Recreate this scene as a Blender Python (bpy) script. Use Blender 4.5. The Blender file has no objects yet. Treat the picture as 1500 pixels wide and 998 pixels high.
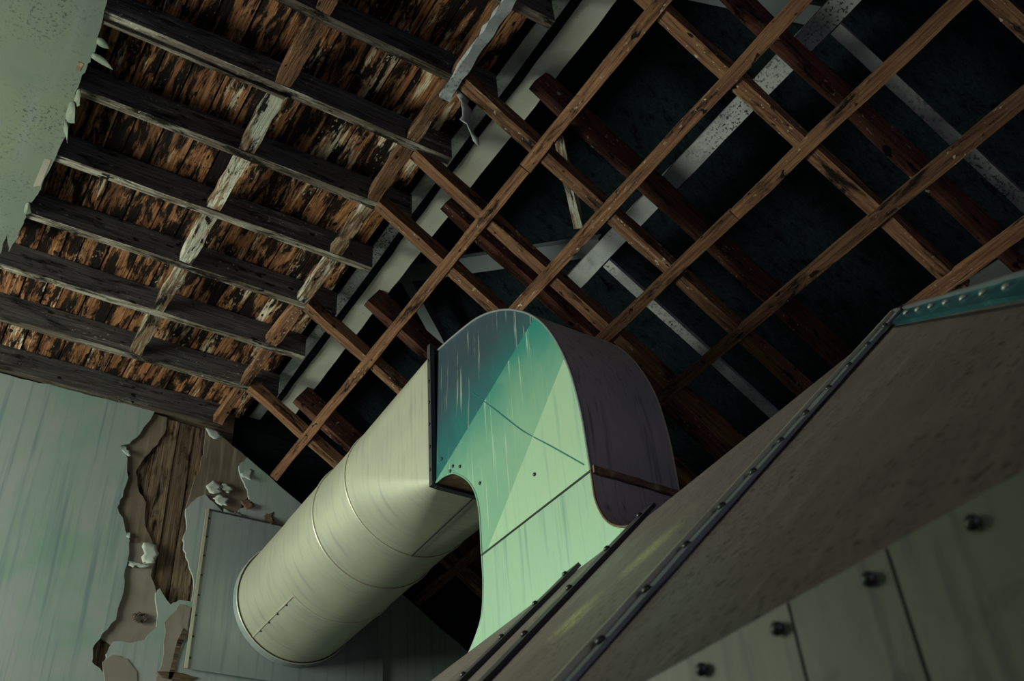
import bpy, bmesh, math, random
from mathutils import Vector, Matrix

random.seed(7)
SC = bpy.context.scene
COL = SC.collection

# ------------------------------------------------------------------ camera
# world: X across the room, Y along it (towards the end wall), Z up; eye level is z = 0, floor z = -1.5
cam_d = bpy.data.cameras.new('camera')
cam = bpy.data.objects.new('camera', cam_d)
COL.objects.link(cam)
cam_d.sensor_width = 36.0
cam_d.lens = 36.0 * 1507.9 / 1500.0
cam_d.clip_start = 0.02
cam_d.dof.use_dof = True
cam_d.dof.focus_distance = 3.7
cam_d.dof.aperture_fstop = 8.0
right = Vector((0.844318, -0.532074, -0.063445))
down = Vector((0.29224, 0.556481, -0.777769))
fwd = Vector((0.449136, 0.638143, 0.625341))
cam.matrix_world = Matrix(((right.x, -down.x, -fwd.x, 0), (right.y, -down.y, -fwd.y, 0),
                           (right.z, -down.z, -fwd.z, 0), (0, 0, 0, 1)))
SC.camera = cam

# ------------------------------------------------------------------ light
w = bpy.data.worlds.new('world')
SC.world = w
w.use_nodes = True
w.node_tree.nodes['Background'].inputs[0].default_value = (0.34, 0.36, 0.46, 1)
w.node_tree.nodes['Background'].inputs[1].default_value = 0.05
SC.view_settings.view_transform = 'Standard'
SC.view_settings.look = 'None'
SC.view_settings.gamma = 1.0
SC.view_settings.use_curve_mapping = False
SC.view_settings.exposure = 0.0


def area(name, loc, target, sx, sy, power, col):
    d = bpy.data.lights.new(name, 'AREA')
    d.shape = 'RECTANGLE'
    d.size, d.size_y, d.energy, d.color = sx, sy, power, col
    o = bpy.data.objects.new(name, d)
    COL.objects.link(o)
    o.location = loc
    o.rotation_euler = (Vector(target) - Vector(loc)).to_track_quat('-Z', 'Y').to_euler()
    return o


# daylight entering through the two windows of the left wall (window_1 far, window_2 near)
area('daylight_far', (-2.32, 3.9, 1.75), (1.2, 3.8, 2.1), 1.3, 1.5, 185, (0.97, 1.0, 0.82))
area('daylight_near', (-2.32, 0.6, 1.75), (1.2, 0.9, 1.2), 1.1, 1.5, 5, (0.80, 1.0, 0.85))
# violet-tinted fill added behind the viewer; the back wall has no window
area('fill_back', (0.2, -2.88, 0.6), (0.6, 2.0, 1.6), 1.6, 1.4, 22, (0.86, 0.80, 1.0))

# ------------------------------------------------------------------ helpers
H = 3.4                      # underside of the flat ceiling joists
KX = 1.352                   # where the flat ceiling meets the slope
SL = math.radians(32.88)
DB = Vector((math.cos(SL), 0, -math.sin(SL)))      # down the slope
NB = Vector((math.sin(SL), 0, math.cos(SL)))       # up out of the slope


def slope_pt(x, y, o=0.0):
    """point over plan position x (on the underside plane), lifted o along the slope normal"""
    p = Vector((KX, y, H)) + DB * ((x - KX) / math.cos(SL))
    return p + NB * o


def link(name, me, mat=None, parent=None):
    ob = bpy.data.objects.new(name, me)
    COL.objects.link(ob)
    if mat is not None and not me.materials:
        me.materials.append(mat)
    if parent is not None:
        ob.parent = parent
    return ob


def tag(ob, label, cat=None, group=None, kind=None):
    if label:
        ob['label'] = label
    if cat:
        ob['category'] = cat
    if group:
        ob['group'] = group
    if kind:
        ob['kind'] = kind
    return ob


def empty(name, loc):
    ob = bpy.data.objects.new(name, None)
    ob.empty_display_size = 0.1
    COL.objects.link(ob)
    ob.location = loc
    return ob


def place(ob, mw, parent=None):
    if parent is not None:
        ob.parent = parent
        ob.matrix_parent_inverse = Matrix.Identity(4)
        ob.matrix_basis = root_matrix(parent).inverted() @ mw
    else:
        ob.matrix_basis = mw


def root_matrix(ob):
    m = ob.matrix_basis.copy() if ob.parent is None else root_matrix(ob.parent) @ ob.matrix_basis
    return m


def mesh_obj(name, verts, faces, mat, parent=None, smooth=False, center=True, recalc=True):
    """verts in world space; the object gets an origin at the middle of its footprint"""
    vs = [Vector(v) for v in verts]
    if center:
        lo = Vector((min(v.x for v in vs), min(v.y for v in vs), min(v.z for v in vs)))
        hi = Vector((max(v.x for v in vs), max(v.y for v in vs), max(v.z for v in vs)))
        c = Vector(((lo.x + hi.x) / 2, (lo.y + hi.y) / 2, lo.z))
    else:
        c = Vector((0, 0, 0))
    me = bpy.data.meshes.new(name)
    me.from_pydata([tuple(v - c) for v in vs], [], faces)
    if recalc:
        bm = bmesh.new()
        bm.from_mesh(me)
        bmesh.ops.recalc_face_normals(bm, faces=bm.faces)
        bm.to_mesh(me)
        bm.free()
    if smooth:
        for p in me.polygons:
            p.use_smooth = True
    ob = link(name, me, mat)
    place(ob, Matrix.Translation(c), parent)
    return ob


def beam(name, p0, p1, wid, hgt, up, mat, parent=None, seg=6, jit=0.003, lift=0.0, under=None):
    """timber whose UNDERSIDE centre line runs p0 -> p1; wid across, hgt along up"""
    p0, p1, up = Vector(p0), Vector(p1), Vector(up).normalized()
    ax = (p1 - p0).normalized()
    sd = up.cross(ax).normalized()
    up = ax.cross(sd).normalized()
    Ln = (p1 - p0).length
    c = (p0 + p1) / 2 + up * lift
    vs, fs = [], []
    for i in range(seg + 1):
        t = -Ln / 2 + Ln * i / seg
        for (a, b) in ((-.5, 0), (.5, 0), (.5, 1), (-.5, 1)):
            vs.append((t, a * wid + random.uniform(-jit, jit), b * hgt + random.uniform(-jit, jit)))
    for i in range(seg):
        a, b = 4 * i, 4 * i + 4
        for k in range(4):
            k2 = (k + 1) % 4
            fs.append((a + k, b + k, b + k2, a + k2))
    fs.append((0, 1, 2, 3))
    e = 4 * seg
    fs.append((e + 3, e + 2, e + 1, e))
    me = bpy.data.meshes.new(name)
    me.from_pydata(vs, [], fs)
    bm = bmesh.new()
    bm.from_mesh(me)
    bmesh.ops.recalc_face_normals(bm, faces=bm.faces)
    bm.to_mesh(me)
    bm.free()
    ob = link(name, me, mat)
    if under is not None:
        me.materials.append(under)
        for i in range(seg):
            me.polygons[4 * i].material_index = 1
    mw = Matrix(((ax.x, sd.x, up.x, c.x), (ax.y, sd.y, up.y, c.y), (ax.z, sd.z, up.z, c.z), (0, 0, 0, 1)))
    place(ob, mw, parent)
    return ob


def prism(name, poly, off, mat, parent=None):
    """closed polygon (3D points) swept by vector off"""
    n = len(poly)
    off = Vector(off)
    vs = [Vector(p) for p in poly] + [Vector(p) + off for p in poly]
    fs = [tuple(range(n)), tuple(range(2 * n - 1, n - 1, -1))]
    for i in range(n):
        j = (i + 1) % n
        fs.append((i, n + i, n + j, j))
    return mesh_obj(name, vs, fs, mat, parent)


def box(name, lo, hi, mat, parent=None):
    x0, y0, z0 = lo
    x1, y1, z1 = hi
    return prism(name, [(x0, y0, z0), (x1, y0, z0), (x1, y1, z0), (x0, y1, z0)], (0, 0, z1 - z0), mat, parent)


def strip_surface(name, a, b, mat, parent=None, smooth=True, thick=0.0):
    """quad strip between two equally long point lists"""
    n = len(a)
    vs = [Vector(p) for p in a] + [Vector(p) for p in b]
    fs = [(i, i + 1, n + i + 1, n + i) for i in range(n - 1)]
    ob = mesh_obj(name, vs, fs, mat, parent, smooth=smooth)
    if thick:
        m = ob.modifiers.new('thickness', 'SOLIDIFY')
        m.thickness = thick
        m.offset = 0
        m = ob.modifiers.new('crease', 'EDGE_SPLIT')
        m.split_angle = math.radians(40)
    return ob


def catmull(pts, n=6):
    P = [Vector(p) for p in pts]
    P = [P[0] * 2 - P[1]] + P + [P[-1] * 2 - P[-2]]
    out = []
    for i in range(1, len(P) - 2):
        for k in range(n):
            t = k / n
            a, b, c, d = P[i - 1], P[i], P[i + 1], P[i + 2]
            out.append(0.5 * ((2 * b) + (c - a) * t + (2 * a - 5 * b + 4 * c - d) * t * t + (3 * b - a - 3 * c + d) * t ** 3))
    out.append(P[-2])
    return out


_dome = {}


def dome(name, loc, nrm, r, h, mat, parent, washer=False):
    key = (name, r, h, mat.name)
    if key not in _dome:
        vs, fs = [], []
        prof = [(1.0, 0.0), (0.92, 0.45), (0.62, 0.85)]
        n = 8
        for pr, ph in prof:
            for i in range(n):
                a = 2 * math.pi * i / n
                vs.append((r * pr * math.cos(a), r * pr * math.sin(a), h * ph))
        vs.append((0, 0, h))
        for k in range(len(prof) - 1):
            for i in range(n):
                j = (i + 1) % n
                fs.append((k * n + i, k * n + j, (k + 1) * n + j, (k + 1) * n + i))
        for i in range(n):
            fs.append(((len(prof) - 1) * n + i, (len(prof) - 1) * n + (i + 1) % n, len(vs) - 1))
        fs.append(tuple(range(n - 1, -1, -1)))
        me = bpy.data.meshes.new(name)
        me.from_pydata(vs, [], fs)
        for p in me.polygons:
            p.use_smooth = True
        me.materials.append(mat)
        _dome[key] = me
    ob = link(name, _dome[key])
    q = Vector(nrm).to_track_quat('Z', 'Y').to_matrix().to_4x4()
    place(ob, Matrix.Translation(Vector(loc)) @ q, parent)
    return ob


# ------------------------------------------------------------------ materials
class G:
    def __init__(s, name):
        s.m = bpy.data.materials.new(name)
        s.m.use_nodes = True
        s.t = s.m.node_tree
        s.b = s.t.nodes['Principled BSDF']

    def n(s, typ, **kw):
        nd = s.t.nodes.new(typ)
        for k, v in kw.items():
            if k.startswith('_'):
                setattr(nd, k[1:], v)
            else:
                key = int(k[1:]) if k[0] == 'i' and k[1:].isdigit() else k.replace('__', ' ')
                inp = nd.inputs[key]
                if hasattr(v, 'is_output'):
                    s.t.links.new(v, inp)
                else:
                    inp.default_value = v
        return nd

    def coords(s, scale, rnd=True):
        tc = s.n('ShaderNodeTexCoord')
        v = tc.outputs['Object']
        if rnd:
            oi = s.n('ShaderNodeObjectInfo')
            mu = s.n('ShaderNodeVectorMath', _operation='SCALE', i0=(37.0, 91.0, 53.0), Scale=oi.outputs['Random'])
            ad = s.n('ShaderNodeVectorMath', _operation='ADD', i0=v, i1=mu.outputs[0])
            v = ad.outputs[0]
            s.rand = oi.outputs['Random']
        s.raw = v
        mp = s.n('ShaderNodeVectorMath', _operation='MULTIPLY', i0=v, i1=scale)
        return mp.outputs[0]

    def noise(s, vec, scale, detail=5, rough=0.6, dist=0.0):
        return s.n('ShaderNodeTexNoise', Vector=vec, Scale=scale, Detail=detail, Roughness=rough, Distortion=dist).outputs['Fac']

    def ramp(s, fac, stops):
        nd = s.n('ShaderNodeValToRGB', Fac=fac)
        e = nd.color_ramp.elements
        while len(e) < len(stops):
            e.new(0.5)
        for i, (p, c) in enumerate(stops):
            e[i].position = p
            e[i].color = c if len(c) == 4 else (*c, 1)
        return nd.outputs['Color']

    def mix(s, fac, a, b, mode='MIX'):
        nd = s.n('ShaderNodeMix', _data_type='RGBA', _blend_type=mode)
        for k, v in ((0, fac), (6, a), (7, b)):
            if hasattr(v, 'is_output'):
                s.t.links.new(v, nd.inputs[k])
            else:
                nd.inputs[k].default_value = v if k == 0 or len(v) == 4 else (*v, 1)
        return nd.outputs[2]

    def out(s, col, rough=0.8, metal=0.0, bump=None, bstr=0.3, bdist=0.01, spec=0.5):
        s.b.inputs['Specular IOR Level'].default_value = spec
        if hasattr(col, 'is_output'):
            s.t.links.new(col, s.b.inputs['Base Color'])
        else:
            s.b.inputs['Base Color'].default_value = (*col, 1)
        if hasattr(rough, 'is_output'):
            s.t.links.new(rough, s.b.inputs['Roughness'])
        else:
            s.b.inputs['Roughness'].default_value = rough
        s.b.inputs['Metallic'].default_value = metal
        if bump is not None:
            bp = s.n('ShaderNodeBump', Height=bump, Strength=bstr, Distance=bdist)
            s.t.links.new(bp.outputs[0], s.b.inputs['Normal'])
        return s.m


BW = lambda a, b: [(a, (0, 0, 0)), (b, (1, 1, 1))]


def wood(name, light, mid, dark, char=(0.5, 0.62), flake=None, flake_rng=(0.55, 0.62), pits=True, grain=(1.6, 42, 42), spec=0.2, vary=0.0):
    g = G(name)
    v = g.coords(grain)
    n1 = g.noise(v, 2.2, 8, 0.7, 0.25)
    col = g.ramp(n1, [(0.30, dark), (0.47, mid), (0.66, light)])
    mul = lambda sc: g.n('ShaderNodeVectorMath', _operation='MULTIPLY', i0=g.raw, i1=sc).outputs[0]
    broad = g.noise(mul((2.2, 5, 5)), 1.0, 3, 0.5)
    if flake:
        nf = g.noise(mul((3.0, 34, 34)), 1.5, 7, 0.72, 0.2)
        d = g.n('ShaderNodeMath', _operation='MULTIPLY', i0=g.n('ShaderNodeMath', _operation='SUBTRACT', i0=broad, i1=0.5).outputs[0], i1=0.75).outputs[0]
        fac = g.n('ShaderNodeMath', _operation='ADD', i0=nf, i1=d).outputs[0]
        if vary:
            fac = g.n('ShaderNodeMath', _operation='ADD', i0=fac, i1=g.n('ShaderNodeMapRange', Value=g.rand, i3=-vary, i4=vary).outputs[0]).outputs[0]
        col = g.mix(g.ramp(fac, BW(*flake_rng)), col, flake)
    nc = g.noise(mul((3.2, 15, 15)), 1.3, 7, 0.72, 0.4)
    mc = g.ramp(nc, BW(*char))
    col = g.mix(mc, col, tuple(c * 0.12 for c in dark))
    if pits:
        np_ = g.noise(mul((14, 30, 30)), 1.0, 2, 0.5)
        col = g.mix(g.ramp(np_, BW(0.67, 0.70)), col, (0.004, 0.004, 0.005))
        nw = g.noise(mul((45, 70, 70)), 1.0, 2, 0.5)
        col = g.mix(g.n('ShaderNodeMath', _operation='MULTIPLY', i0=g.ramp(nw, BW(0.66, 0.70)), i1=g.ramp(broad, BW(0.48, 0.62))).outputs[0], col, (0.45, 0.40, 0.30))
    vr = g.n('ShaderNodeMapRange', Value=g.rand, i3=0.65, i4=1.3).outputs[0]
    hs = g.n('ShaderNodeHueSaturation', Value=vr, Color=col).outputs[0]
    return g.out(hs, 0.85, 0, n1, 0.7, 0.012, spec)


def sheet(name, c1, c2, c3=None, rough=0.5, metal=0.2, streak=(7, 7, 0.5), speck=None, rnd=False, bstr=0.08, rr=0.12, grad=None, srng=(0.60, 0.66), brng=(0.40, 0.62), drip=None, sscale=42, lit_spots=None):
    """painted / galvanised sheet with runs, blotches and specks"""
    g = G(name)
    v = g.coords(streak, rnd)
    n1 = g.noise(v, 3.0, 6, 0.6, 0.1)
    n2 = g.noise(g.raw, 2.2, 5, 0.6, 0.6)
    col = g.mix(g.ramp(n2, BW(0.36, 0.66)), c1, c2)
    if c3:
        col = g.mix(g.ramp(n1, BW(0.52, 0.72)), col, c3)
    if speck:
        ns = g.noise(g.raw, sscale, 3, 0.6)
        nb = g.noise(g.raw, 3.1, 3, 0.6)
        f = g.n('ShaderNodeMath', _operation='MULTIPLY', i0=g.ramp(ns, BW(*srng)), i1=g.ramp(nb, BW(*brng))).outputs[0]
        col = g.mix(f, col, speck)
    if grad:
        # facet reflection painted as a colour gradient up or down the sheet (local z range)
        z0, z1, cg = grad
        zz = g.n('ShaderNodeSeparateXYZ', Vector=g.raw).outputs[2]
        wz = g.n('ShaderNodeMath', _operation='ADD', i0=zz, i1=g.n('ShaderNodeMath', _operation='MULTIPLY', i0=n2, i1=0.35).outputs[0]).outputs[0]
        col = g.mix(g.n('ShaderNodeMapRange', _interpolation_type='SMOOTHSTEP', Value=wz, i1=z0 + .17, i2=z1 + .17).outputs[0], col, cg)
    if drip:
        nd = g.noise(g.n('ShaderNodeVectorMath', _operation='MULTIPLY', i0=g.raw, i1=(60, 60, 2.2)).outputs[0], 1.0, 4, 0.6)
        col = g.mix(g.ramp(nd, BW(0.60, 0.68)), col, drip)
    if lit_spots:
        # grainy yellow-green light patches painted on in a few spots (local position, radius)
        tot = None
        for (c, r) in lit_spots:
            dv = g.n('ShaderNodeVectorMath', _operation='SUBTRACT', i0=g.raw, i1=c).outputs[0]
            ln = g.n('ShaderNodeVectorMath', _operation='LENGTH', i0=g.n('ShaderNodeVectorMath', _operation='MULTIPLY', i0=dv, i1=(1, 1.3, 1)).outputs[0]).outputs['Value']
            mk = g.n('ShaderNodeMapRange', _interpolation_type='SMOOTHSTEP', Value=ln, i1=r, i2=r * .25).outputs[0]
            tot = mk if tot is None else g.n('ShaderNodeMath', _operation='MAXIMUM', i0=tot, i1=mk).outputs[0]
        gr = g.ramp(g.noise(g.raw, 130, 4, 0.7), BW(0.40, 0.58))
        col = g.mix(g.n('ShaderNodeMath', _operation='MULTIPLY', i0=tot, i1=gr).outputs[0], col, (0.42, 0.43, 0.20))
    ro = g.n('ShaderNodeMapRange', Value=n2, i3=rough - rr, i4=rough + rr).outputs[0]
    return g.out(col, ro, metal, n1, bstr, 0.004)


M = {}
M['deck'] = wood('deck_wood', (0.50, 0.27, 0.125), (0.24, 0.10, 0.042), (0.05, 0.022, 0.013), (0.44, 0.52), (0.62, 0.55, 0.40), (0.57, 0.64), vary=0.09)
M['joist'] = wood('joist_wood', (0.13, 0.13, 0.125), (0.07, 0.068, 0.066), (0.028, 0.027, 0.03), (0.53, 0.66), (0.22, 0.23, 0.22), (0.62, 0.74))
M['joist_edge'] = wood('joist_plaster_residue', (0.17, 0.16, 0.13), (0.09, 0.072, 0.055), (0.03, 0.022, 0.018), (0.50, 0.60), (0.25, 0.25, 0.205), (0.52, 0.64), vary=0.07)
M['nog'] = wood('weathered_wood', (0.30, 0.24, 0.16), (0.17, 0.10, 0.055), (0.04, 0.025, 0.018), (0.50, 0.59), (0.40, 0.41, 0.34), (0.51, 0.59))
M['batten'] = wood('batten_wood', (0.235, 0.13, 0.068), (0.13, 0.063, 0.033), (0.04, 0.021, 0.016), (0.53, 0.64), (0.34, 0.25, 0.17), (0.66, 0.76))
M['rafter'] = wood('red_brown_wood', (0.15, 0.062, 0.038), (0.08, 0.032, 0.022), (0.025, 0.013, 0.012), (0.52, 0.64))
M['darkwood'] = wood('void_dark_wood', (0.011, 0.018, 0.021), (0.007, 0.012, 0.014), (0.004, 0.007, 0.008), (0.5, 0.7), pits=False, spec=0.0)  # near-black tone paints in the unlit void above the lattice
M['white'] = sheet('chipped_white_paint', (0.74, 0.76, 0.66), (0.62, 0.66, 0.58), None, 0.6, 0.0, (3, 3, 3), (0.06, 0.06, 0.05), srng=(0.68, 0.74))
M['greywhite'] = sheet('dirty_grey_paint', (0.30, 0.33, 0.33), (0.22, 0.25, 0.26), (0.16, 0.18, 0.19), 0.7, 0.0, (3, 3, 3), (0.02, 0.02, 0.02), rnd=True, sscale=85, srng=(0.54, 0.60))
M['plaster'] = sheet('green_grey_wall_paint', (0.30, 0.335, 0.345), (0.20, 0.32, 0.255), (0.15, 0.225, 0.235), 0.55, 0.0, (11, 11, 0.3), None, bstr=0.15)
M['plaster_mid'] = sheet('bare_grey_plaster', (0.24, 0.22, 0.19), (0.18, 0.165, 0.145), (0.13, 0.11, 0.09), 0.85, 0.0, (4, 4, 1.0), None, True, 0.4)
M['flake'] = sheet('paint_flake', (0.36, 0.41, 0.37), (0.28, 0.34, 0.33), None, 0.6, 0.0, (4, 4, 4), None, True)
M['lath'] = wood('stained_wall_board', (0.20, 0.15, 0.095), (0.10, 0.072, 0.048), (0.03, 0.022, 0.018), (0.50, 0.62), pits=False, grain=(0.9, 40, 40))
M['mould'] = sheet('mouldy_ceiling_board', (0.105, 0.135, 0.09), (0.085, 0.115, 0.098), (0.115, 0.145, 0.13), 0.7, 0.0, (3, 0.4, 3), (0.025, 0.04, 0.035), srng=(0.55, 0.63), brng=(0.44, 0.60), sscale=75)
M['galv'] = sheet('galvanised_sheet', (0.56, 0.59, 0.45), (0.46, 0.49, 0.40), (0.40, 0.42, 0.37), 0.45, 0.6, (1.2, 16, 1.2), None, bstr=0.12, rr=0.05)
M['galv_edge'] = sheet('bright_seam_metal', (0.62, 0.63, 0.50), (0.5, 0.5, 0.4), None, 0.4, 0.5, (4, 4, 4))
M['plate'] = sheet('wall_plate_metal', (0.30, 0.36, 0.35), (0.25, 0.30, 0.31), (0.20, 0.24, 0.26), 0.5, 0.3, (9, 9, 0.4), None)
M['blue'] = sheet('slate_blue_dark_reflection', (0.02, 0.17, 0.16), (0.015, 0.11, 0.12), None, 0.42, 0.2, (26, 26, 0.9), None, grad=(0.05, 0.45, (0.035, 0.065, 0.085)), drip=(0.26, 0.32, 0.28))  # dark reflection of the upper left cheek facet put into colour, plus drips
M['teal'] = sheet('teal_mid_reflection', (0.25, 0.46, 0.30), (0.17, 0.40, 0.28), (0.22, 0.43, 0.31), 0.38, 0.2, (14, 14, 0.7), None, grad=(0.28, 0.72, (0.02, 0.22, 0.19)), drip=(0.36, 0.54, 0.40))  # middle facet's reflection painted as a teal to green shift, plus drips
M['green'] = sheet('pale_green_bright_reflection', (0.40, 0.60, 0.40), (0.34, 0.56, 0.38), (0.26, 0.48, 0.36), 0.36, 0.3, (14, 14, 0.5), None)  # brightly reflecting right facet painted as a paler green
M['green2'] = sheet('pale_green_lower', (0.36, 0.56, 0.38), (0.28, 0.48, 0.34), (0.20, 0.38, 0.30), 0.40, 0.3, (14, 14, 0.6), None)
M['slate'] = sheet('slate_grey_sheet', (0.38, 0.35, 0.355), (0.27, 0.27, 0.29), (0.15, 0.15, 0.16), 0.55, 0.1, (22, 22, 0.8), (0.4, 0.36, 0.3), drip=(0.34, 0.31, 0.28), srng=(0.68, 0.72))  # blotchy grey sheet with pale drips and specks
M['rust'] = sheet('rusty_edge', (0.16, 0.10, 0.06), (0.09, 0.06, 0.05), (0.3, 0.26, 0.14), 0.7, 0.2, (8, 8, 8))
HOODARGS = ((0.18, 0.162, 0.142), (0.13, 0.108, 0.10), (0.215, 0.195, 0.16), 0.52, 0.25, (1.6, 9, 1.6), (0.035, 0.028, 0.028))
HOODKW = dict(bstr=0.1, srng=(0.54, 0.66), sscale=80, brng=(0.30, 0.52))
M['hood'] = sheet('dusty_brown_grey_sheet', *HOODARGS, **HOODKW)
M['hood_lit_spots'] = sheet('dusty_sheet_with_painted_light', *HOODARGS, **HOODKW, lit_spots=(((-.04, -.06, .53), .13), ((-.15, .05, .43), .11), ((-.19, .0, .39), .08)))  # yellow-green spots imitate light thrown onto the slope
M['strap'] = sheet('grey_blue_strap', (0.26, 0.30, 0.31), (0.20, 0.23, 0.25), None, 0.45, 0.4, (4, 4, 4))
M['tealstrap'] = sheet('verdigris_strap', (0.02, 0.15, 0.17), (0.012, 0.07, 0.09), (0.07, 0.27, 0.26), 0.4, 0.3, (8, 8, 8))
M['bar'] = sheet('black_angle_iron', (0.05, 0.052, 0.06), (0.035, 0.036, 0.042), None, 0.5, 0.3, (4, 4, 4))
M['bolt'] = sheet('dark_bolt', (0.05, 0.05, 0.052), (0.03, 0.03, 0.03), None, 0.35, 0.5, (9, 9, 9))
M['rivet'] = sheet('pale_rivet', (0.42, 0.46, 0.40), (0.3, 0.34, 0.3), None, 0.4, 0.4, (9, 9, 9))
M['skirt'] = sheet('worn_olive_sheet', (0.17, 0.18, 0.125), (0.12, 0.135, 0.095), (0.05, 0.062, 0.05), 0.5, 0.1, (16, 16, 1.6), (0.012, 0.016, 0.016), bstr=0.1, srng=(0.56, 0.62), sscale=30)
M['floor'] = sheet('dusty_concrete', (0.09, 0.085, 0.08), (0.06, 0.058, 0.055), None, 0.9, 0.0, (1, 1, 1))
M['room'] = sheet('old_room_plaster', (0.12, 0.13, 0.12), (0.09, 0.10, 0.10), None, 0.85, 0.0, (2, 2, 0.5))
M['dimgrey'] = sheet('dim_grey_paint', (0.085, 0.105, 0.112), (0.06, 0.075, 0.082), None, 0.8, 0.0, (3, 3, 3))  # plain dark grey for the faint roof braces
M['plaster_brown'] = sheet('damp_brown_plaster', (0.165, 0.135, 0.10), (0.10, 0.08, 0.062), (0.21, 0.185, 0.14), 0.85, 0.0, (14, 14, 0.8), None, True, 0.4)
M['frame'] = sheet('window_paint', (0.3, 0.32, 0.28), (0.24, 0.26, 0.23), None, 0.6, 0.0, (3, 3, 3))

# ------------------------------------------------------------------ the setting
tag(box('floor', (-2.6, -3.1, -1.6), (3.7, 5.2, -1.5), M['floor']), 'dusty concrete floor', kind='structure')
WL, WR, YB, YE = -2.45, 3.45, -3.0, 4.93
zR = slope_pt(WR, 0).z
zL = H - (abs(WL) - KX) * math.tan(SL)
# left wall with two window openings
wl = empty('wall_left', (WL, 1, -1.5))
tag(wl, 'left side wall with two windows', kind='structure')
for (y0, y1, z0, z1) in ((YB, 0.0, -1.5, zL), (1.2, 3.2, -1.5, zL), (4.6, 5.05, -1.5, zL), (0.0, 1.2, -1.5, 0.95), (0.0, 1.2, 2.55, zL),
                         (3.2, 4.6, -1.5, 0.95), (3.2, 4.6, 2.55, zL)):
    box('wall_section', (WL - 0.12, y0, z0), (WL, y1, z1), M['room'], wl)
for i, (y0, y1) in enumerate(((3.2, 4.6), (0.0, 1.2))):
    wn = empty('window_%d' % (i + 1), (WL - 0.06, (y0 + y1) / 2, 0.95))
    tag(wn, 'window frame in the left wall', kind='structure')
    for (a, b, c, d) in ((y0, y0 + .05, .95, 2.55), (y1 - .05, y1, .95, 2.55), (y0 + .05, y1 - .05, .95, 1.0), (y0 + .05, y1 - .05, 2.5, 2.55),
                         ((y0 + y1) / 2 - .02, (y0 + y1) / 2 + .02, 1.0, 2.5)):
        box('window_frame', (WL - 0.09, a, c), (WL - 0.04, b, d), M['frame'], wn)
tag(box('wall_right', (WR, YB, -1.5), (WR + 0.12, 5.05, zR), M['room']), 'right side wall', kind='structure')
tag(prism('wall_back', [(WL - .1, YB, -1.5), (WR + .1, YB, -1.5), (WR + .1, YB, zR), (KX, YB, H), (-KX, YB, H), (WL - .1, YB, zL)], (0, -.1, 0), M['room']),
    'back wall behind the viewer', kind='structure')

tag(box('shade_pier', (-1.62, 2.0, -1.5), (-1.32, 2.85, H - .02), M['room']), 'added unseen pier that shades the near hood', kind='structure')  # added out of view to block window light from the near hood

# end wall: board backing with a painted plaster skin broken open by decay
we = tag(prism('wall_end', [(WL - .1, 4.965, -1.5), (WR + .1, 4.965, -1.5), (WR + .1, 4.965, zR - .055), (KX + .12, 4.965, H - .07), (KX + .12, 4.965, H + .2), (-KX, 4.965, H + .2), (WL - .1, 4.965, zL)],
               (0, .12, 0), M['lath']), 'end wall with peeling green grey plaster', kind='structure')
NOTCH = [(1.008, 3.397), (0.954, 3.232), (0.912, 3.158), (0.866, 3.131), (0.916, 3.064), (0.939, 2.952), (0.93, 2.835), (0.914, 2.77), (0.963, 2.684), (1.005, 2.6), (1.014, 2.526), (1.008, 2.438), (1.02, 2.349), (1.013, 2.258), (1.01, 2.177), (0.96, 2.099), (0.93, 2.021), (0.939, 1.956), (0.993, 1.916), (1.021, 1.933), (0.993, 1.971), (1.0, 2.015), (1.016, 2.068), (1.092, 2.074), (1.16, 2.099), (1.205, 2.176), (1.202, 2.24), (1.175, 2.35), (1.191, 2.376), (1.257, 2.301), (1.294, 2.333), (1.36, 2.335), (1.355, 2.454), (1.313, 2.552), (1.28, 2.611), (1.269, 2.668), (1.279, 2.751), (1.259, 2.848), (1.299, 2.908), (1.349, 2.959), (1.399, 2.925), (1.466, 2.87), (1.536, 2.866), (1.554, 2.922), (1.613, 2.958), (1.584, 3.046), (1.541, 3.115), (1.517, 3.189), (1.558, 3.255)]


def rough_line(pts, n=3, amp=0.006):
    out = []
    for a, b in zip(pts, pts[1:]):
        for k in range(n):
            t = k / n
            j = 0 if k == 0 else amp
            out.append((a[0] + (b[0] - a[0]) * t + random.uniform(-j, j), a[1] + (b[1] - a[1]) * t + random.uniform(-j, j)))
    out.append(pts[-1])
    return out


def on_wall(pts, y):
    return [(x, y, z) for x, z in pts]


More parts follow.
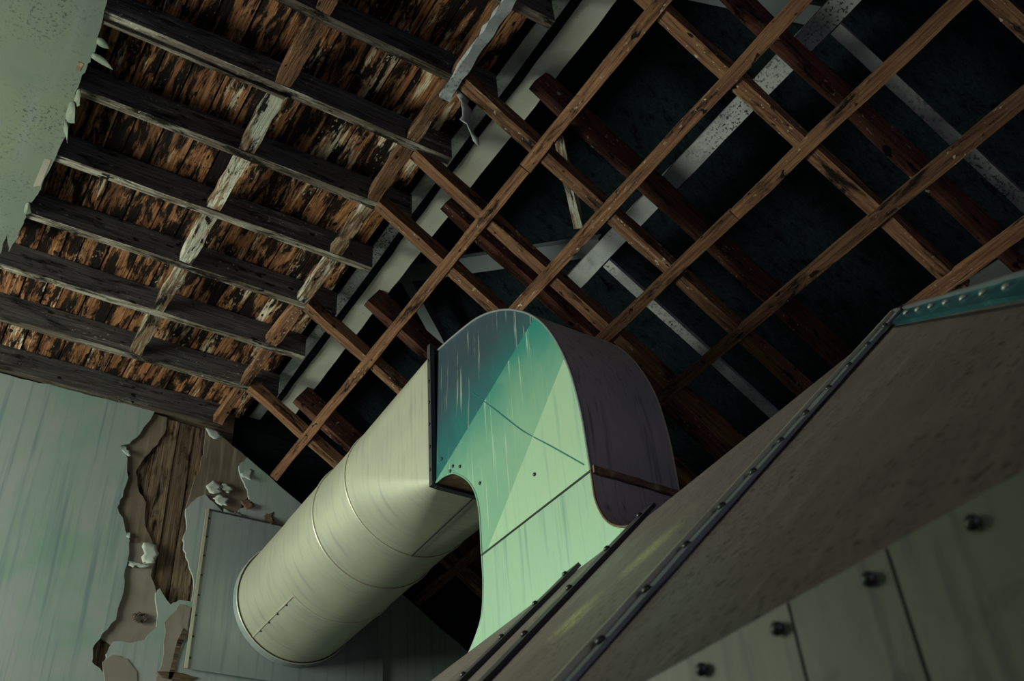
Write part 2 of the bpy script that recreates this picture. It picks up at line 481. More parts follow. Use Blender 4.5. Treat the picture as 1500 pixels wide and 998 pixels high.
topedge = rough_line([(-KX, H - .005), (0.2, H - .012), (0.6, H - .004), NOTCH[0]], 8, 0.006)
slope_edge = rough_line([NOTCH[-1], (2.1, slope_pt(2.1, 0).z - .005), (2.6, slope_pt(2.6, 0).z - .012), (WR, zR - .01)], 8, 0.006)
skin = [(WL, -1.5), (WL, zL)] + topedge[:-1] + rough_line(NOTCH, 3, 0.005)[:-1] + slope_edge + [(WR, -1.5)]
prism('plaster_skin', on_wall(skin, 4.93), (0, .012, 0), M['plaster'], we)
for pts, y in (([(0.998, 3.39), (1.085, 3.39), (1.087, 3.29), (1.059, 3.201), (1.004, 3.106), (0.965, 2.968), (0.939, 2.994), (0.905, 3.073), (0.86, 3.129), (0.94, 3.232)], 4.944),
               ([(0.925, 2.954), (0.973, 3.004), (1.01, 2.888), (1.053, 2.838), (1.071, 2.701), (1.124, 2.615), (0.99, 2.59), (0.95, 2.684), (0.905, 2.766), (0.92, 2.837)], 4.943),
               ([(0.99, 2.61), (1.077, 2.624), (1.135, 2.606), (1.155, 2.545), (1.14, 2.44), (1.18, 2.362), (1.215, 2.24), (1.215, 2.166), (1.16, 2.085), (1.016, 2.055), (0.95, 2.09), (1.0, 2.177), (1.0, 2.259), (1.005, 2.35), (0.995, 2.439), (1.0, 2.526)], 4.944),
               ([(1.309, 3.39), (1.352, 3.395), (1.43, 3.345), (1.57, 3.255), (1.51, 3.189), (1.55, 3.115), (1.60, 3.046), (1.56, 2.93), (1.49, 2.86), (1.40, 2.90), (1.36, 2.96), (1.30, 2.91), (1.264, 2.862), (1.284, 3.024), (1.307, 3.139), (1.312, 3.253)], 4.943)):
    prism('bare_plaster', on_wall(rough_line(pts + pts[:1], 3, 0.005)[:-1], y), (0, .012, 0), M['plaster_brown'] if pts[0][1] > 2.7 else M['plaster_mid'], we)
# bare grey scabs on top of the paint lower down
for pts in ([(0.985, 1.963), (1.025, 2.003), (1.089, 1.996), (1.147, 1.939), (1.176, 1.8), (1.16, 1.70), (1.04, 1.70), (1.018, 1.85)],
            [(1.24, 2.20), (1.30, 2.31), (1.36, 2.30), (1.36, 2.18), (1.33, 2.05), (1.31, 1.86), (1.24, 1.86), (1.26, 2.05)]):
    prism('bare_plaster', on_wall(rough_line(pts + pts[:1], 3, 0.006)[:-1], 4.926), (0, .006, 0), M['plaster_mid'], we)
# dark cracks where the board shows beside the metal plate
prism('lath_crack', on_wall(rough_line([(1.335, 2.19), (1.362, 2.17), (1.335, 2.10), (1.325, 2.0), (1.315, 1.93), (1.298, 1.93), (1.306, 2.02), (1.315, 2.12), (1.335, 2.19)], 2, .004)[:-1], 4.924), (0, .004, 0), M['lath'], we)
prism('lath_crack', on_wall(rough_line([(1.24, 1.955), (1.36, 1.965), (1.44, 1.955), (1.40, 1.93), (1.33, 1.925), (1.27, 1.93), (1.24, 1.955)], 2, .005)[:-1], 4.924), (0, .004, 0), M['lath'], we)
# vertical wall boards seen through the break
bx = 0.86
while bx < 1.62:
    bw = random.uniform(0.06, 0.12)
    ob = beam('wall_board', (bx + bw / 2, 4.965, 1.9), (bx + bw / 2, 4.965, min(H - .01, H - .015 - max(0, bx + bw - KX) * .66)), bw - .006, random.uniform(.006, .014), (0, -1, 0), M['lath'], we, 4, .002)
    bx += bw


def flake(name, poly, y, curl, mat, parent):
    """thin curled chip of paint: polygon bent away from the wall about its own top"""
    cx = sum(p[0] for p in poly) / len(poly)
    cz = sum(p[1] for p in poly) / len(poly)
    r = max(math.hypot(p[0] - cx, p[1] - cz) for p in poly)
    ring = rough_line(list(poly) + [poly[0]], 4, r * .16)[:-1]
    vs = []
    n = len(ring)
    for f in (1.0, 0.55):
        for (x, z) in ring:
            px, pz = cx + (x - cx) * f, cz + (z - cz) * f
            d = max(0, (cz - pz) / r * .6 + (px - cx) / r * .4 + .3)
            vs.append((px, y - curl * d * d, pz))
    vs.append((cx, y - curl * .09, cz))
    fs = []
    for i in range(n):
        j = (i + 1) % n
        fs.append((i, j, n + j, n + i))
        fs.append((n + i, n + j, 2 * n))
    ob = mesh_obj(name, vs, fs, mat, parent, smooth=True)
    m = ob.modifiers.new('thickness', 'SOLIDIFY')
    m.thickness = .003
    return ob


for k, pts in enumerate([[(1.35, 3.011), (1.383, 3.055), (1.436, 3.034), (1.431, 2.98), (1.387, 2.961)], [(1.396, 2.946), (1.442, 2.983), (1.486, 2.969), (1.471, 2.901), (1.439, 2.906)], [(1.463, 2.899), (1.529, 2.894), (1.573, 2.884), (1.555, 2.837), (1.496, 2.844)], [(0.857, 3.142), (0.901, 3.137), (0.927, 3.067), (0.903, 3.078)], [(0.977, 2.64), (1.001, 2.645), (1.003, 2.607), (0.995, 2.598)], [(1.073, 2.604), (1.135, 2.606), (1.155, 2.545), (1.142, 2.493), (1.085, 2.488)], [(1.007, 2.486), (1.085, 2.488), (1.132, 2.491), (1.078, 2.464), (1.02, 2.467)], [(1.524, 3.2), (1.607, 3.178), (1.591, 3.093), (1.541, 3.115)], [(1.68, 2.966), (1.749, 2.957), (1.749, 2.862), (1.69, 2.857)],
                         [(1.42, 3.03), (1.46, 3.06), (1.50, 3.03), (1.47, 2.98)], [(1.55, 2.97), (1.60, 2.99), (1.63, 2.95), (1.58, 2.91)], [(1.30, 3.38), (1.36, 3.385), (1.40, 3.34), (1.35, 3.31)]]):
    flake('paint_flake', pts, 4.934, .035, M['flake'] if k not in (8, 10) else M['rust'], we)
# screw boss on the grey patch
bo = (1.12, 4.944, 2.207)
for k in range(7):
    a = k * .9
    flake('paint_flake', [(bo[0] + .03 * math.cos(a) + .014 * math.cos(b), bo[2] + .02 * math.sin(a) + .012 * math.sin(b)) for b in (0, 1.6, 3.1, 4.6)], 4.938, .02, M['lath'], we)

# flat ceiling: deck planks over joists, with noggings between them
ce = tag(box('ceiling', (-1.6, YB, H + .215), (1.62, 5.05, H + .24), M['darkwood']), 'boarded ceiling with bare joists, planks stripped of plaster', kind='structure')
px = -0.55
while px < 1.43:
    pw = random.choice((.075, .09, .10, .115, .13))
    y0, y1 = random.uniform(0.5, .9), 5.0
    z = H + .140 + random.uniform(0, .012)
    beam('plank', (px + pw / 2, y0, z), (px + pw / 2, y1, z), pw - .007, .022, (0, 0, 1), M['deck'], ce, 10, .0018)
    px += pw
beam('plank', (1.597, .6, H + .170), (1.597, 5.0, H + .170), .064, .02, (0, 0, 1), M['greywhite'], ce, 14, .004)['label'] = 'chipped white painted plank'
JY = [0.98, 1.37, 1.765, 2.17, 2.55, 2.94, 3.33, 3.72, 4.11, 4.50, 4.915]
for y in JY:
    beam('joist', (-1.35, y, H), (1.545 + random.uniform(-.01, .01) if y < 4.8 else 1.37, y, H), .040, .140, (0, 0, 1), M['joist'], ce, 12, .003, 0.0, M['joist_edge'])
for x, wd, zz in ((0.77, .062, 0.004), (KX, .058, 0.0)):
    for a, b in zip(JY, JY[1:]):
        if x == 0.77 and a > 4.45:
            continue
        beam('nogging', (x + random.uniform(-.006, .006), a + .022, H + zz), (x + random.uniform(-.006, .006), b - .022, H + zz), wd + random.uniform(-.008, .006), .05, (0, 0, 1), M['nog'] if (x < 1 and a > 2.4) or a in (2.94, 3.33) else M['batten'], ce, 5, .005)
# thin lath nailed under one joist
beam('lath_strip', (-.2, 2.575, H - .012), (.80, 2.575, H - .012), .014, .012, (0, 0, 1), M['joist_edge'], ce, 8, .001)

# dark wall plate timber beside the white beam
tag(beam('wall_plate', (1.652, .6, H + .172), (1.652, 5.0, H + .172), .034, .06, (0, 0, 1), M['darkwood'], None, 40, .004),
    'dark timber running along the left edge of the long white beam', 'timber')

gb = [slope_pt(1.25, 4.99, -.02), slope_pt(4.5, 4.99, -.02), slope_pt(4.5, 4.99, .9), slope_pt(1.25, 4.99, .9)]
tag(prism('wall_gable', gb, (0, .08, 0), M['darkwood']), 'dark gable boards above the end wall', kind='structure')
# roof skin far above the sloped lattice
roof = [slope_pt(1.3, YB, .85), slope_pt(4.6, YB, .85), slope_pt(4.6, 5.1, .85), slope_pt(1.3, 5.1, .85)]
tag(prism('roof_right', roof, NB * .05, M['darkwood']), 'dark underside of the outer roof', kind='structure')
roof = [(-p.x, p.y, p.z) for p in (slope_pt(1.2, YB, .06), slope_pt(3.2, YB, .06), slope_pt(3.2, 5.1, .06), slope_pt(1.2, 5.1, .06))]
tag(prism('roof_left', roof, (-NB.x * .05, 0, NB.z * .05), M['room']), 'plastered slope on the left', kind='structure')

# ------------------------------------------------------------------ sloped timber lattice
lat = empty('timber_lattice', slope_pt(2.4, 2.5))
tag(lat, 'lattice of brown wooden battens on the sloped side, stripped of its boards', 'lattice')
for x in (1.722, 2.024, 2.333, 2.640, 2.932):
    # each line is two lengths butted together
    yj = random.uniform(1.7, 3.2)
    for a, b in ((-.6, yj), (yj + .004, 4.93)) if x < 2.9 else ((-.6, 1.66),):
        beam('lattice_batten', slope_pt(x, a), slope_pt(x, b), .052, .03, NB, M['batten'], lat, 14, .0035)
for y in (0.66, 1.41, 2.165, 2.59, 2.93, 3.72, 4.49):
    beam('lattice_rafter', slope_pt(1.375, y, .012), slope_pt(2.985, y, .012), .056, .062, NB, M['batten'], lat, 16, .003)

# deep rafters above the lattice
RLAB = ['nearest the top right corner', 'blunt end beside the hanging strut', 'crossing the faint grey brace',
        'just left of the elbow flange', 'nearest the end wall']
for y, x0, lab in zip((1.29, 2.09, 2.865, 3.65, 4.60), (1.50, 1.54, 1.55, 1.54, 1.55), RLAB):
    tag(beam('roof_rafter', slope_pt(x0, y, .25), slope_pt(3.5, y, .25), .05, .13, NB, M['rafter'], None, 14, .004),
        'dark red-brown rafter behind the lattice, ' + lab, 'rafter', 'deep rafters behind the lattice')
tag(beam('steel_beam', (1.733, .3, H + .185), (1.733, 4.85, H + .185), .122, .16, (0, 0, 1), M['white'], None, 40, .004),
    'long white painted beam with ragged edge, running beside the boarded ceiling', 'beam')
tag(beam('steel_beam', slope_pt(2.13, .2, .4), slope_pt(2.13, 2.86, .4), .085, .10, NB, M['greywhite'], None, 20, .002),
    'shorter grey-white beam seen in the dark behind the lattice, upper right', 'beam')
for y, lab in ((1.15, 'near the top right corner'), (2.585, 'above the duct elbow')):
    tag(beam('grey_board', slope_pt(2.17, y, .39), slope_pt(3.5, y, .39), .052, .02, NB, M['greywhite'], None, 12, .002),
        'speckled grey board running down the slope behind the lattice, ' + lab, 'board', 'grey boards behind the lattice')
for a, b, lab, wd in (((1.853, 3.702, 3.791), (2.445, 2.674, 3.408), 'faint grey diagonal brace between the white beams', .09),
                      ((1.898, 3.67, 3.80), (2.241, 3.879, 3.58), 'faint short grey brace left of the duct elbow top', .07),
                      ((2.05, 1.49, 3.66), (2.47, 1.20, 3.391), 'grey diagonal brace at the top edge of the picture', .08),
                      ((3.238, 1.75, 2.538), (3.269, 1.0, 2.518), 'dim grey pipe-like board above the teal hood flange', .07)):
    tag(beam('roof_brace', a, b, wd, .05, NB, M['dimgrey'], None, 6, .002), lab, 'brace')
tag(beam('hanging_strut', (1.807, 2.128, 3.32), (2.093, 2.415, 3.136), .04, .04, (0, -.3, 1), M['nog'], None, 6, .004),
    'short weathered grey strut hanging at an angle behind the lattice', 'strut')

# leftover plaster strip and torn paper under the nogging line
st = tag(beam('plaster_strip', (1.342, 1.70, H - .022), (1.352, 2.26, H - .022), .045, .018, (0, 0, 1), M['greywhite'], None, 14, .005),
         'pale grey plaster strip still stuck under a ceiling batten', 'plaster')
vs, fs = [], []
for i in range(13):
    t = i / 12
    x = 1.405 + .04 * t + .012 * math.sin(t * 7)
    y = 2.2 + .02 * math.sin(t * 5)
    z = H + .01 - .34 * t
    wv = (.022 * (1 - t) ** .5 + .002) * (1 + .3 * math.sin(i * 2.3))
    vs += [(x - wv, y + .01 * math.sin(i * 1.3), z), (x + wv, y - .008 * math.cos(i * 1.7), z)]
    if i:
        fs.append((2 * i - 2, 2 * i - 1, 2 * i + 1, 2 * i))
ts = mesh_obj('torn_strip', vs, fs, M['greywhite'], None, True)
ts.modifiers.new('thickness', 'SOLIDIFY').thickness = .003
tag(ts, 'torn strip of lining hanging down from the ceiling edge', 'torn lining')

# remaining mouldy plasterboard, upper left
REM = [(0.10, 1.2), (0.067, 2.408), (0.084, 2.559), (0.098, 2.722), (0.089, 2.781), (0.085, 2.866), (0.089, 3.023), (0.105, 3.131), (0.098, 3.3), (0.085, 3.502), (0.079, 3.573), (0.062, 3.675), (0.07, 3.765), (0.053, 3.982), (0.022, 3.86), (0.024, 4.013), (-.03, 3.90), (-.06, 4.02), (-.12, 3.95), (-.3, 4.05)]
rl = rough_line(REM, 4, .005)
pb = empty('plasterboard', (-.6, 2.8, H - .02))
tag(pb, 'mould-spotted green ceiling board with a torn edge, top left', 'plasterboard')
prism('board', [(x, y, H - .016) for x, y in rl] + [(-1.34, 4.05, H - .016), (-1.34, 1.2, H - .016)], (0, 0, .012), M['mould'], pb)
brd = pb.children[0] if pb.children else pb


def curl_flake(x, y, lx, ly, dz, mat, parent):
    vs, fs = [], []
    for i in range(7):
        t = i / 6
        wv = ly * max(.06, math.sin(math.pi * (.22 + .76 * t)))
        zz = H - .018 - dz * t * t
        xx = x + lx * t
        vs += [(xx, y - wv, zz), (xx + .004, y + wv * .8, zz - .003)]
        if i:
            fs.append((2 * i - 2, 2 * i - 1, 2 * i + 1, 2 * i))
    ob = mesh_obj('paint_flake', vs, fs, mat, parent, True)
    ob.modifiers.new('thickness', 'SOLIDIFY').thickness = .002
    return ob


for (x, y, lx, ly, dz) in ((.088, 2.66, .05, .02, .012), (.09, 2.735, .085, .018, .03), (.085, 2.96, .025, .05, .03), (.075, 3.04, .04, .06, .05), (.085, 3.13, .03, .03, .08), (.05, 3.66, .03, .04, .012)):
    curl_flake(x, y, lx, ly, dz, M['mould'], brd)
prism('brown_patch', [(.06, 3.34, H - .0175), (.085, 3.33, H - .0175), (.082, 3.50, H - .0175), (.055, 3.52, H - .0175)], (0, 0, .0016), M['plaster_mid'], pb)
prism('brown_patch', [(.055, 2.79, H - .0175), (.075, 2.79, H - .0175), (.073, 2.83, H - .0175), (.056, 2.835, H - .0175)], (0, 0, .0016), M['rust'], pb)

# ------------------------------------------------------------------ metal plate on the end wall
DC, DR = (1.90, 2.41), .325
pl = empty('wall_plate_metal', (1.9, 4.92, 1.985))
tag(pl, 'grey sheet metal plate on the end wall around the round duct', 'metal plate')
psheet = prism('sheet', [(1.368, 4.912, 1.985), (2.43, 4.912, 1.985), (2.43, 4.912, 2.66), (2.12, 4.912, 2.862), (1.368, 4.912, 2.862)], (0, .004, 0), M['plate'], pl)
prism('edge_trim', [(1.362, 4.906, 1.985), (1.378, 4.906, 1.985), (1.378, 4.906, 2.862), (1.362, 4.906, 2.862)], (0, .005, 0), M['galv_edge'], pl)['label'] = 'pale bright edge strip'
prism('edge_trim', [(1.378, 4.908, 2.856), (2.12, 4.908, 2.856), (2.12, 4.908, 2.865), (1.378, 4.908, 2.865)], (0, .004, 0), M['bar'], pl)
for k in range(8):
    dome('screw', (1.386, 4.912, 2.04 + .11 * k), (0, -1, 0), .006, .004, M['bolt'], psheet)

# ------------------------------------------------------------------ round duct with square-to-round transition
du = empty('ventilation_duct', (1.9, 4.0, DC[1] - DR))
tag(du, 'round galvanised duct running from the end wall to the elbow', 'duct')


def tube(name, y0, y1, r0, r1, mat, parent, n=72, a0=0.0, a1=2 * math.pi, thick=.003):
    full = a1 - a0 > 6.28
    cnt = n if full else n + 1
    A = [a0 + (a1 - a0) * i / n for i in range(cnt)]
    vs = [(DC[0] + r0 * math.cos(a), y0, DC[1] + r0 * math.sin(a)) for a in A] + [(DC[0] + r1 * math.cos(a), y1, DC[1] + r1 * math.sin(a)) for a in A]
    fs = [(i, (i + 1) % cnt, cnt + (i + 1) % cnt, cnt + i) for i in range(cnt if full else cnt - 1)]
    ob = mesh_obj(name, vs, fs, mat, parent, True)
    m = ob.modifiers.new('thickness', 'SOLIDIFY')
    m.thickness = thick
    m.offset = -1
    m = ob.modifiers.new('crease', 'EDGE_SPLIT')
    m.split_angle = math.radians(40)
    return ob


def bead(name, y, r, t, mat, parent, a0=0, a1=2 * math.pi, n=72):
    full = a1 - a0 > 6.28
    cnt = n if full else n + 1
    vs, fs = [], []
    for i in range(cnt):
        a = a0 + (a1 - a0) * i / n
        for k in range(5):
            b = 2 * math.pi * k / 5
            rr = r + t * math.cos(b)
            vs.append((DC[0] + rr * math.cos(a), y + t * math.sin(b), DC[1] + rr * math.sin(a)))
    for i in range(cnt if full else cnt - 1):
        j = (i + 1) % cnt
        for k in range(5):
            fs.append((5 * i + k, 5 * j + k, 5 * j + (k + 1) % 5, 5 * i + (k + 1) % 5))
    return mesh_obj(name, vs, fs, mat, parent, True)


tube('duct_section', 3.585, 3.93, DR, DR, M['galv'], du)
tube('duct_section', 3.92, 4.345, DR + .003, DR + .003, M['galv'], du)
tube('duct_section', 4.335, 4.905, DR, DR, M['galv'], du)
bead('seam_ring', 3.585, DR + .002, .004, M['galv_edge'], du)
bead('seam_ring', 3.925, DR + .004, .005, M['galv_edge'], du)
bead('seam_ring', 4.335, DR + .005, .004, M['galv_edge'], du, math.radians(-136), math.radians(-20), 40)
tube('patch_sheet', 4.335, 4.85, DR + .004, DR + .004, M['galv'], du, 40, math.radians(-135), math.radians(-20))
beam('patch_edge', (1.669, 4.335, 2.175), (1.669, 4.85, 2.175), .008, .004, (-.7, 0, -.7), M['galv_edge'], du, 8, .001)
for k in range(4):
    a = math.radians(-133)
    dome('screw', (DC[0] + (DR + .006) * math.cos(a), 4.43 + .11 * k, DC[1] + (DR + .006) * math.sin(a)), (math.cos(a), 0, math.sin(a)), .006, .005, M['bolt'], du)
tube('wall_collar', 4.865, 4.91, DR + .012, DR + .013, M['plate'], du)
bead('collar_bead', 4.862, DR + .011, .003, M['galv_edge'], du)
# transition: circle at y=3.585 to rectangle at y=2.955
X0, X1, Z0, Z1 = 1.66, 2.02, 2.03, 2.68
ring, rect = [], []
NQ = 14
for qd, (cx_, cz_) in enumerate(((X1, Z1), (X0, Z1), (X0, Z0), (X1, Z0))):
    for i in range(NQ + 1):
        a = math.pi / 2 * (qd + i / NQ)
        ring.append((DC[0] + DR * math.cos(a), 3.585, DC[1] + DR * math.sin(a)))
        # small corner radius keeps the quads valid
        rr = .03
        ox = cx_ + (-rr if cx_ == X1 else rr)
        oz = cz_ + (-rr if cz_ == Z1 else rr)
        rect.append((ox + rr * math.cos(a), 2.957, oz + rr * math.sin(a)))
vs, fs = [], []
ROWS = 6
for k in range(ROWS + 1):
    t = k / ROWS
    for a, b in zip(ring, rect):
        vs.append(tuple(a[i] + (b[i] - a[i]) * t for i in range(3)))
n = len(ring)
for k in range(ROWS):
    for i in range(n):
        j = (i + 1) % n
        fs.append((k * n + i, k * n + j, (k + 1) * n + j, (k + 1) * n + i))
tr = mesh_obj('transition', vs, fs, M['galv'], du, True)
beam('seam_strip', (1.90, 3.58, 2.082), (1.84, 2.96, 2.027), .006, .004, (0, 0, -1), M['bolt'], du, 4, .0005)

# ------------------------------------------------------------------ duct elbow
el = empty('duct_elbow', (1.84, 2.3, 1.33))
tag(el, 'green and teal sheet metal elbow turning the duct down onto the hood', 'duct elbow')
OUT = catmull([(0, 2.93, 2.675), (0, 2.787, 2.65), (0, 2.575, 2.593), (0, 2.364, 2.464), (0, 2.185, 2.276), (0, 2.076, 2.05), (0, 2.037, 1.833), (0, 2.034, 1.592)], 6)
INN = catmull([(0, 2.93, 2.03), (0, 2.86, 2.022), (0, 2.782, 1.988), (0, 2.681, 1.888), (0, 2.635, 1.768), (0, 2.632, 1.592)], 6)
L1a, L1b = Vector((2.94, 2.035)), Vector((2.185, 2.318))
L2a, L2b = Vector((2.589, 1.60)), Vector((2.030, 2.07))


def side(p, a, b):
    d = (b - a).normalized()
    return d.x * (p.y - a.y) - d.y * (p.x - a.x)


def cheek_x(y, z):
    """front cheek: three facets with creases along L1 and L2"""
    p = Vector((y, z))
    s1 = -side(p, L1a, L1b)     # > 0 above line 1 (upper left facet)
    s2 = side(p, L2a, L2b)
    s2 = s2                     # > 0 below line 2 (right facet)
    x = X0
    if s1 > 0:
        x += s1 * .035
    if s2 > 0:
        x += s2 * .05
    return x


def clip(poly, a, b, sign):
    out = []
    n_ = len(poly)
    for i in range(n_):
        p, q = poly[i], poly[(i + 1) % n_]
        sp, sq = sign * side(p, a, b), sign * side(q, a, b)
        if sp >= -1e-9:
            out.append(p)
        if (sp > 1e-9 and sq < -1e-9) or (sp < -1e-9 and sq > 1e-9):
            t = sp / (sp - sq)
            out.append(p + (q - p) * t)
    return out


outline = [Vector((p.y, p.z)) for p in OUT] + [Vector((p.y, p.z)) for p in reversed(INN)]
facetA = clip(outline, L1a, L1b, -1)
rest = clip(outline, L1a, L1b, 1)
facetC = clip(rest, L2a, L2b, 1)
facetB = clip(rest, L2a, L2b, -1)
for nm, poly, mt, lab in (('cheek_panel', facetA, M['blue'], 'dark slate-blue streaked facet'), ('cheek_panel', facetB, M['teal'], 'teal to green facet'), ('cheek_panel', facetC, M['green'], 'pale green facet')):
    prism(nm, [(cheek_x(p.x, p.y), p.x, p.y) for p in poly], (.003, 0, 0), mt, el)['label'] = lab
prism('cheek_panel', [(X1, p.x, p.y) for p in outline], (-.003, 0, 0), M['slate'], el)
strip_surface('outer_wrap', [(cheek_x(p.y, p.z) + .001, p.y, p.z) for p in OUT], [(X1, p.y, p.z) for p in OUT], M['slate'], el, True, .003)['label'] = 'dark grey curved back'
strip_surface('throat', [(cheek_x(p.y, p.z) + .001, p.y, p.z) for p in INN], [(X1, p.y, p.z) for p in INN], M['rust'], el, True, .003)


def lip(name, pts, r, mat, parent, xo=0.0, xf=None):
    """bead along the cheek edge"""
    vs, fs = [], []
    P = [Vector((cheek_x(p.y, p.z) + xo if xf is None else xf, p.y, p.z)) for p in pts]
    n_ = len(P)
    for i, p in enumerate(P):
        d = (P[min(i + 1, n_ - 1)] - P[max(i - 1, 0)]).normalized()
        s_ = d.cross(Vector((1, 0, 0))).normalized()
        for k in range(5):
            b = 2 * math.pi * k / 5
            vs.append(p + Vector((1, 0, 0)) * r * math.cos(b) + s_ * r * math.sin(b))
    for i in range(n_ - 1):
        for k in range(5):
            fs.append((5 * i + k, 5 * i + 5 + k, 5 * i + 5 + (k + 1) % 5, 5 * i + (k + 1) % 5))
    return mesh_obj(name, vs, fs, mat, parent, True)


cl = [(2.645, 2.265), (2.50, 2.10), (2.37, 1.945), (2.33, 1.90), (2.20, 1.77), (2.06, 1.625)]
for k in range(len(cl) - 1):
    (ya, za), (yb, zb) = cl[k], cl[k + 1]
    beam('crease_line', (cheek_x(ya, za), ya, za), (cheek_x(yb, zb), yb, zb), .004, .002, (-1, 0, 0), M['blue'], el, 2, .0001)
lip('edge_bead', OUT, .005, M['strap'], el)
lip('edge_bead', OUT, .004, M['galv_edge'], el, xf=X1)
lip('edge_bead', INN, .004, M['teal'], el)
# lower boot flaring out onto the hood
LB = catmull([(0, 2.632, 1.590), (0, 2.633, 1.48), (0, 2.65, 1.389), (0, 2.69, 1.335), (0, 2.75, 1.285)], 5)
RB = catmull([(0, 2.034, 1.590), (0, 2.030, 1.49), (0, 1.996, 1.407), (0, 1.943, 1.360), (0, 1.884, 1.335), (0, 1.775, 1.300)], 5)
boot = [(p.y, p.z) for p in LB] + [(p.y, p.z) for p in reversed(RB)]
xr = max(0, side(Vector((2.034, 1.592)), L2a, L2b)) * .05
bq = [(X0 + xr * (2.632 - y) / .598, y, z) for y, z in boot]
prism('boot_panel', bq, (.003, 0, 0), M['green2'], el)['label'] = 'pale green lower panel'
prism('boot_panel', [(X1, y, z) for y, z in boot], (-.003, 0, 0), M['slate'], el)
nl = len(LB)
strip_surface('boot_side', bq[:nl], [(X1, p.y, p.z) for p in LB], M['slate'], el, True, .003)
strip_surface('boot_side', list(reversed(bq[nl:])), [(X1, p.y, p.z) for p in RB], M['slate'], el, True, .003)
lip('edge_bead', RB, .004, M['rust'], el, xf=X0 + xr)
lip('edge_bead', LB, .003, M['teal'], el, xf=X0)
beam('seam_strip', (X0 + .002, 2.634, 1.590), (X0 + xr + .002, 2.032, 1.590), .006, .005, (-1, 0, 0), M['bolt'], el, 4, .0005)
beam('seam_strip', (X0 + xr, 2.026, 1.590), (X1, 2.026, 1.590), .022, .008, (0, -1, 0), M['rust'], el, 8, .002)
# bolted flange between duct and elbow
fl = 0.016
for lo, hi in (((X0 - fl, 2.932, Z0 - .01), (X0 + .004, 2.956, Z1 + .02)), ((X1 - .004, 2.932, Z0 - .01), (X1 + fl, 2.956, Z1 + .02)),
               ((X0 + .004, 2.932, Z1 - .004), (X1 - .004, 2.956, Z1 + .02)), ((X0 + .004, 2.932, Z0 - .012), (X1 - .004, 2.956, Z0 + .006))):
    fo = box('flange', lo, hi, M['bar'], el)
    flg = fo if lo[0] < X0 else flg
for k in range(6):
    dome('bolt', (X0 - fl, 2.944, Z0 + .06 + .105 * k), (-1, 0, 0), .007, .006, M['bolt'], flg)
for (y, z) in ((2.82, 2.02), (2.80, 2.03), (2.75, 2.0), (2.885, 2.11), (2.30, 1.72), (2.62, 1.86)):
    dome('screw', (cheek_x(y, z) - .001, y, z), (-1, 0, 0), .007, .005, M['bolt'], el)

# ------------------------------------------------------------------ hipped sheet metal hood
BXX, BZ = .615, .3304
ho = empty('exhaust_hood', (1.9, 1.9, -1.5))
tag(ho, 'large brown-grey sheet metal hood with riveted seams, lower right', 'hood')
XB, XF = 2.12, 3.15           # far edge of the top, far foot
YN0, YF0 = 1.03, 3.15         # ridge ends
YF1 = YF0 + .95


def hip_y(x):
    return .869 + (x - 1.645) * .876


def ridge_x(y):
    """the ridge runs back slightly towards the viewer's side before it straightens"""
    return 1.82 - .18 * min(1, max(0, (y - 1.03) / .72)) - .02 * max(0, y - 1.75) / 1.4


def plane_z(x, y):
    return .96 * x - .26 - .018 * max(0, y - 1.0)


YN1 = hip_y(BXX)


def prof(y):
    """slope profile at y from foot to just over the rounded ridge: (x, z)"""
    rx = ridge_x(y)
    x1 = rx - .012
    pts = [(BXX + (x1 - BXX) * i / 8, plane_z(BXX + (x1 - BXX) * i / 8, y)) for i in range(9)]
    x0, z0 = pts[-1]
    for d in (11, 22, 33, 44):
        th = math.radians(44 - d)
        r = .05
        pts.append((x0 + r * (math.sin(math.radians(44)) - math.sin(th)), z0 + r * (math.cos(th) - math.cos(math.radians(44)))))
    pts.append((pts[-1][0] + .03, pts[-1][1]))
    return pts


def panel(name, y0, y1, mat, far=False, near=False):
    rows = []
    nst = 5
    for k in range(0 if near else nst + 1):
        y = y0 + (y1 - y0) * k / nst
        rows.append([(x, y + ((ridge_x(y) - min(x, ridge_x(y))) * .9 * (k / nst) if far else 0), z) for x, z in prof(y)])
    if near:
        # triangular panel between hip and first seam
        base = prof(y1)
        rows = [[(x, min(hip_y(x), y1 - .002) * (1 - t) + y1 * t, z) for x, z in base] for t in (0, .5, 1)]
    n_ = len(rows[0])
    vs_ = [p for r_ in rows for p in r_]
    fs_ = [(k * n_ + i, k * n_ + i + 1, (k + 1) * n_ + i + 1, (k + 1) * n_ + i) for k in range(len(rows) - 1) for i in range(n_ - 1)]
    ob = mesh_obj(name, vs_, fs_, mat, ho, True)
    m_ = ob.modifiers.new('thickness', 'SOLIDIFY')
    m_.thickness = .003
    m_.offset = 0
    m_ = ob.modifiers.new('crease', 'EDGE_SPLIT')
    m_.split_angle = math.radians(40)
    return ob


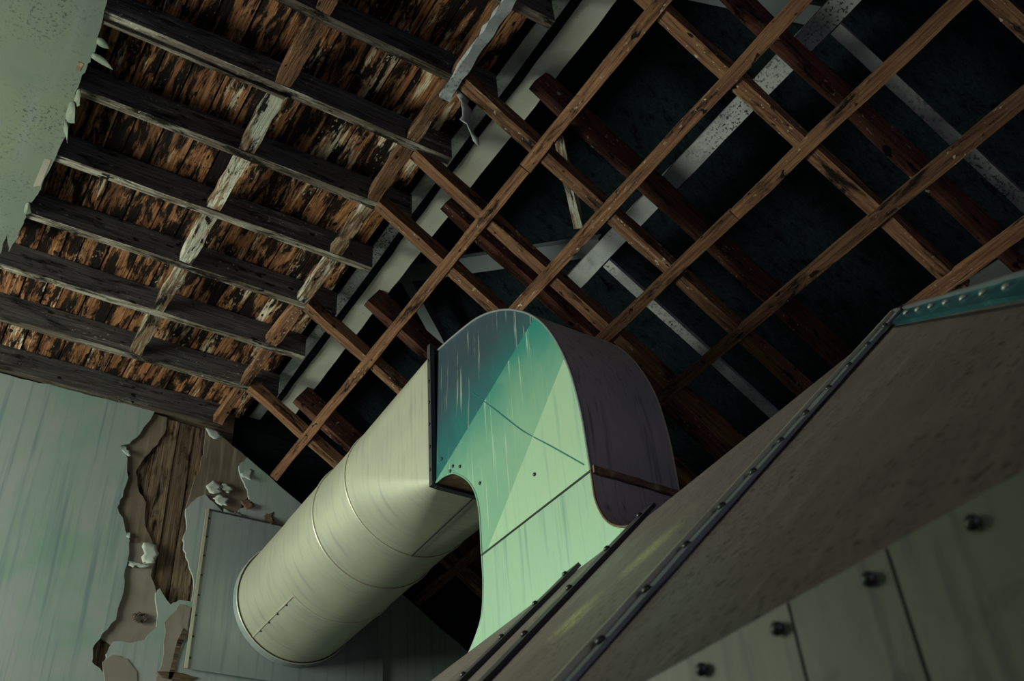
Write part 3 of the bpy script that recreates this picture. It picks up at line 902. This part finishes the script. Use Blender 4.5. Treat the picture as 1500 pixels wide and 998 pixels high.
panel('slope_panel', None, YN0 - .045, M['hood'], near=True)
panel('slope_panel', YN0 - .045, 1.72, M['hood_lit_spots'])
panel('slope_panel', 1.72, 1.98, M['hood'])
panel('slope_panel', 1.98, YF0, M['hood'], far=True)
tops = [prof(y)[-1] + (y,) for y in (YN0, 1.4, 1.75, 2.2, 2.7, YF0)]
strip_surface('top_plate', [(x - .005, y, z) for x, z, y in tops], [(XB, y, z) for x, z, y in tops], M['hood'], ho, False, .003)
strip_surface('slope_panel', [(XB, y, z) for x, z, y in (tops[0], tops[-1])], [(XF, YN1, BZ), (XF, YF1, BZ)], M['hood'], ho, False, .003)
strip_surface('slope_panel', [(ridge_x(YN0) + .03, YN0, tops[0][1] - .006), (XB, YN0, tops[0][1])], [(BXX, hip_y(BXX), BZ), (XF, YN1, BZ)], M['hood'], ho, False, .003)
strip_surface('slope_panel', [(ridge_x(YF0), YF0, tops[-1][1] - .004), (XB, YF0, tops[-1][1])], [(BXX, YF1, BZ - .06), (XF, YF1, BZ)], M['hood'], ho, False, .003)
SN = Vector((-.6926, 0, .7213))      # outward normal of the near slope


def sp(x, y, o=0.0):
    return Vector((x, y, plane_z(x, y))) + SN * o


# riveted strap down the slope
stp = beam('seam_strap', sp(.64, .977, .002), sp(1.80, .995, .008), .036, .007, SN, M['strap'], ho, 16, .0012)
beam('strap_rib', sp(.64, .992, .008), sp(1.80, 1.011, .013), .007, .009, SN, M['galv_edge'], stp, 12, .0008)
for k in range(13):
    dome('rivet', sp(.70 + .09 * k, .972 + .0006 * k, .010 + .0003 * k), SN, .008, .007, M['bolt'], stp)
# black angle bars
for (xa, ya, xb, yb) in ((.95, 1.945, 1.64, 2.11), (.85, 1.60, 1.69, 1.82)):
    ab = beam('angle_bar', sp(xa, ya, .002), sp(xb, yb, .002), .050, .012, SN, M['bar'], ho, 8, .001)
    beam('angle_rib', sp(xa, ya + .027, .003), sp(xb, yb + .027, .003), .004, .010, SN, M['galv_edge'], ab, 8, .001)
    for k in range(5):
        t = .18 + .19 * k
        dome('bolt', sp(xa + (xb - xa) * t, ya + (yb - ya) * t - .006, .014), SN, .009, .009, M['bolt'], ab)
# teal flashing along the hip
hp = lambda x, o=0.0, dy=0.0: sp(x, hip_y(x) + dy, o)
hf = beam('hip_flashing', hp(.66, .002, .018), hp(1.86, .002, .018), .056, .008, SN, M['tealstrap'], ho, 20, .001)
beam('hip_edge', hp(.66, .004, -.012), hp(1.86, .004, -.014), .006, .012, SN, M['strap'], hf, 12, .0008)
for k in range(14):
    dome('rivet', hp(1.84 - .078 * k, .010, .016), SN, .008, .006, M['rivet'], hf)
beam('sheet_lap', hp(.66, .0015, .075), hp(1.66, .0015, .062), .006, .003, SN, M['bolt'], ho, 10, .001)
# skirt of bolted plates in front of the slope's foot
ys = [-.03, .20, .41, .51, .80, 1.15, 1.7, 2.4, 3.2, 4.1]
plates = []
for a, b in zip(ys, ys[1:]):
    plates.append(prism('skirt_plate', [(.598 + random.uniform(-.002, .002), a + .0015, -.12), (.60, b - .0015, -.12), (.60, b - .0015, .3285), (.60, a + .0015, .3285)], (.006, 0, 0), M['skirt'], ho))
for y in (.16, .248, .339, .43, .524, .614, .70, .79, .88, 1.0, 1.12):
    dome('bolt', (.597, y, .312), (-1, 0, 0), .0062, .005, M['bolt'], plates[max(i for i, v in enumerate(ys) if v < y)])
box('skirt_plate', (.60, YN1 - .02, -.12), (XF, YN1 - .012, BZ), M['skirt'], ho)
box('skirt_plate', (XF, YN1 - .02, -.12), (XF + .008, YF1, BZ), M['skirt'], ho)
box('skirt_plate', (.60, YF1 + .002, -.12), (XF, YF1 + .01, BZ), M['skirt'], ho)
for x in (.63, XF - .04):
    for y in (YN1 + .02, YF1 - .04):
        beam('post', (x, y, -1.5), (x, y, -.10), .06, .06, (0, 1, 0), M['bar'], ho, 2, .0)
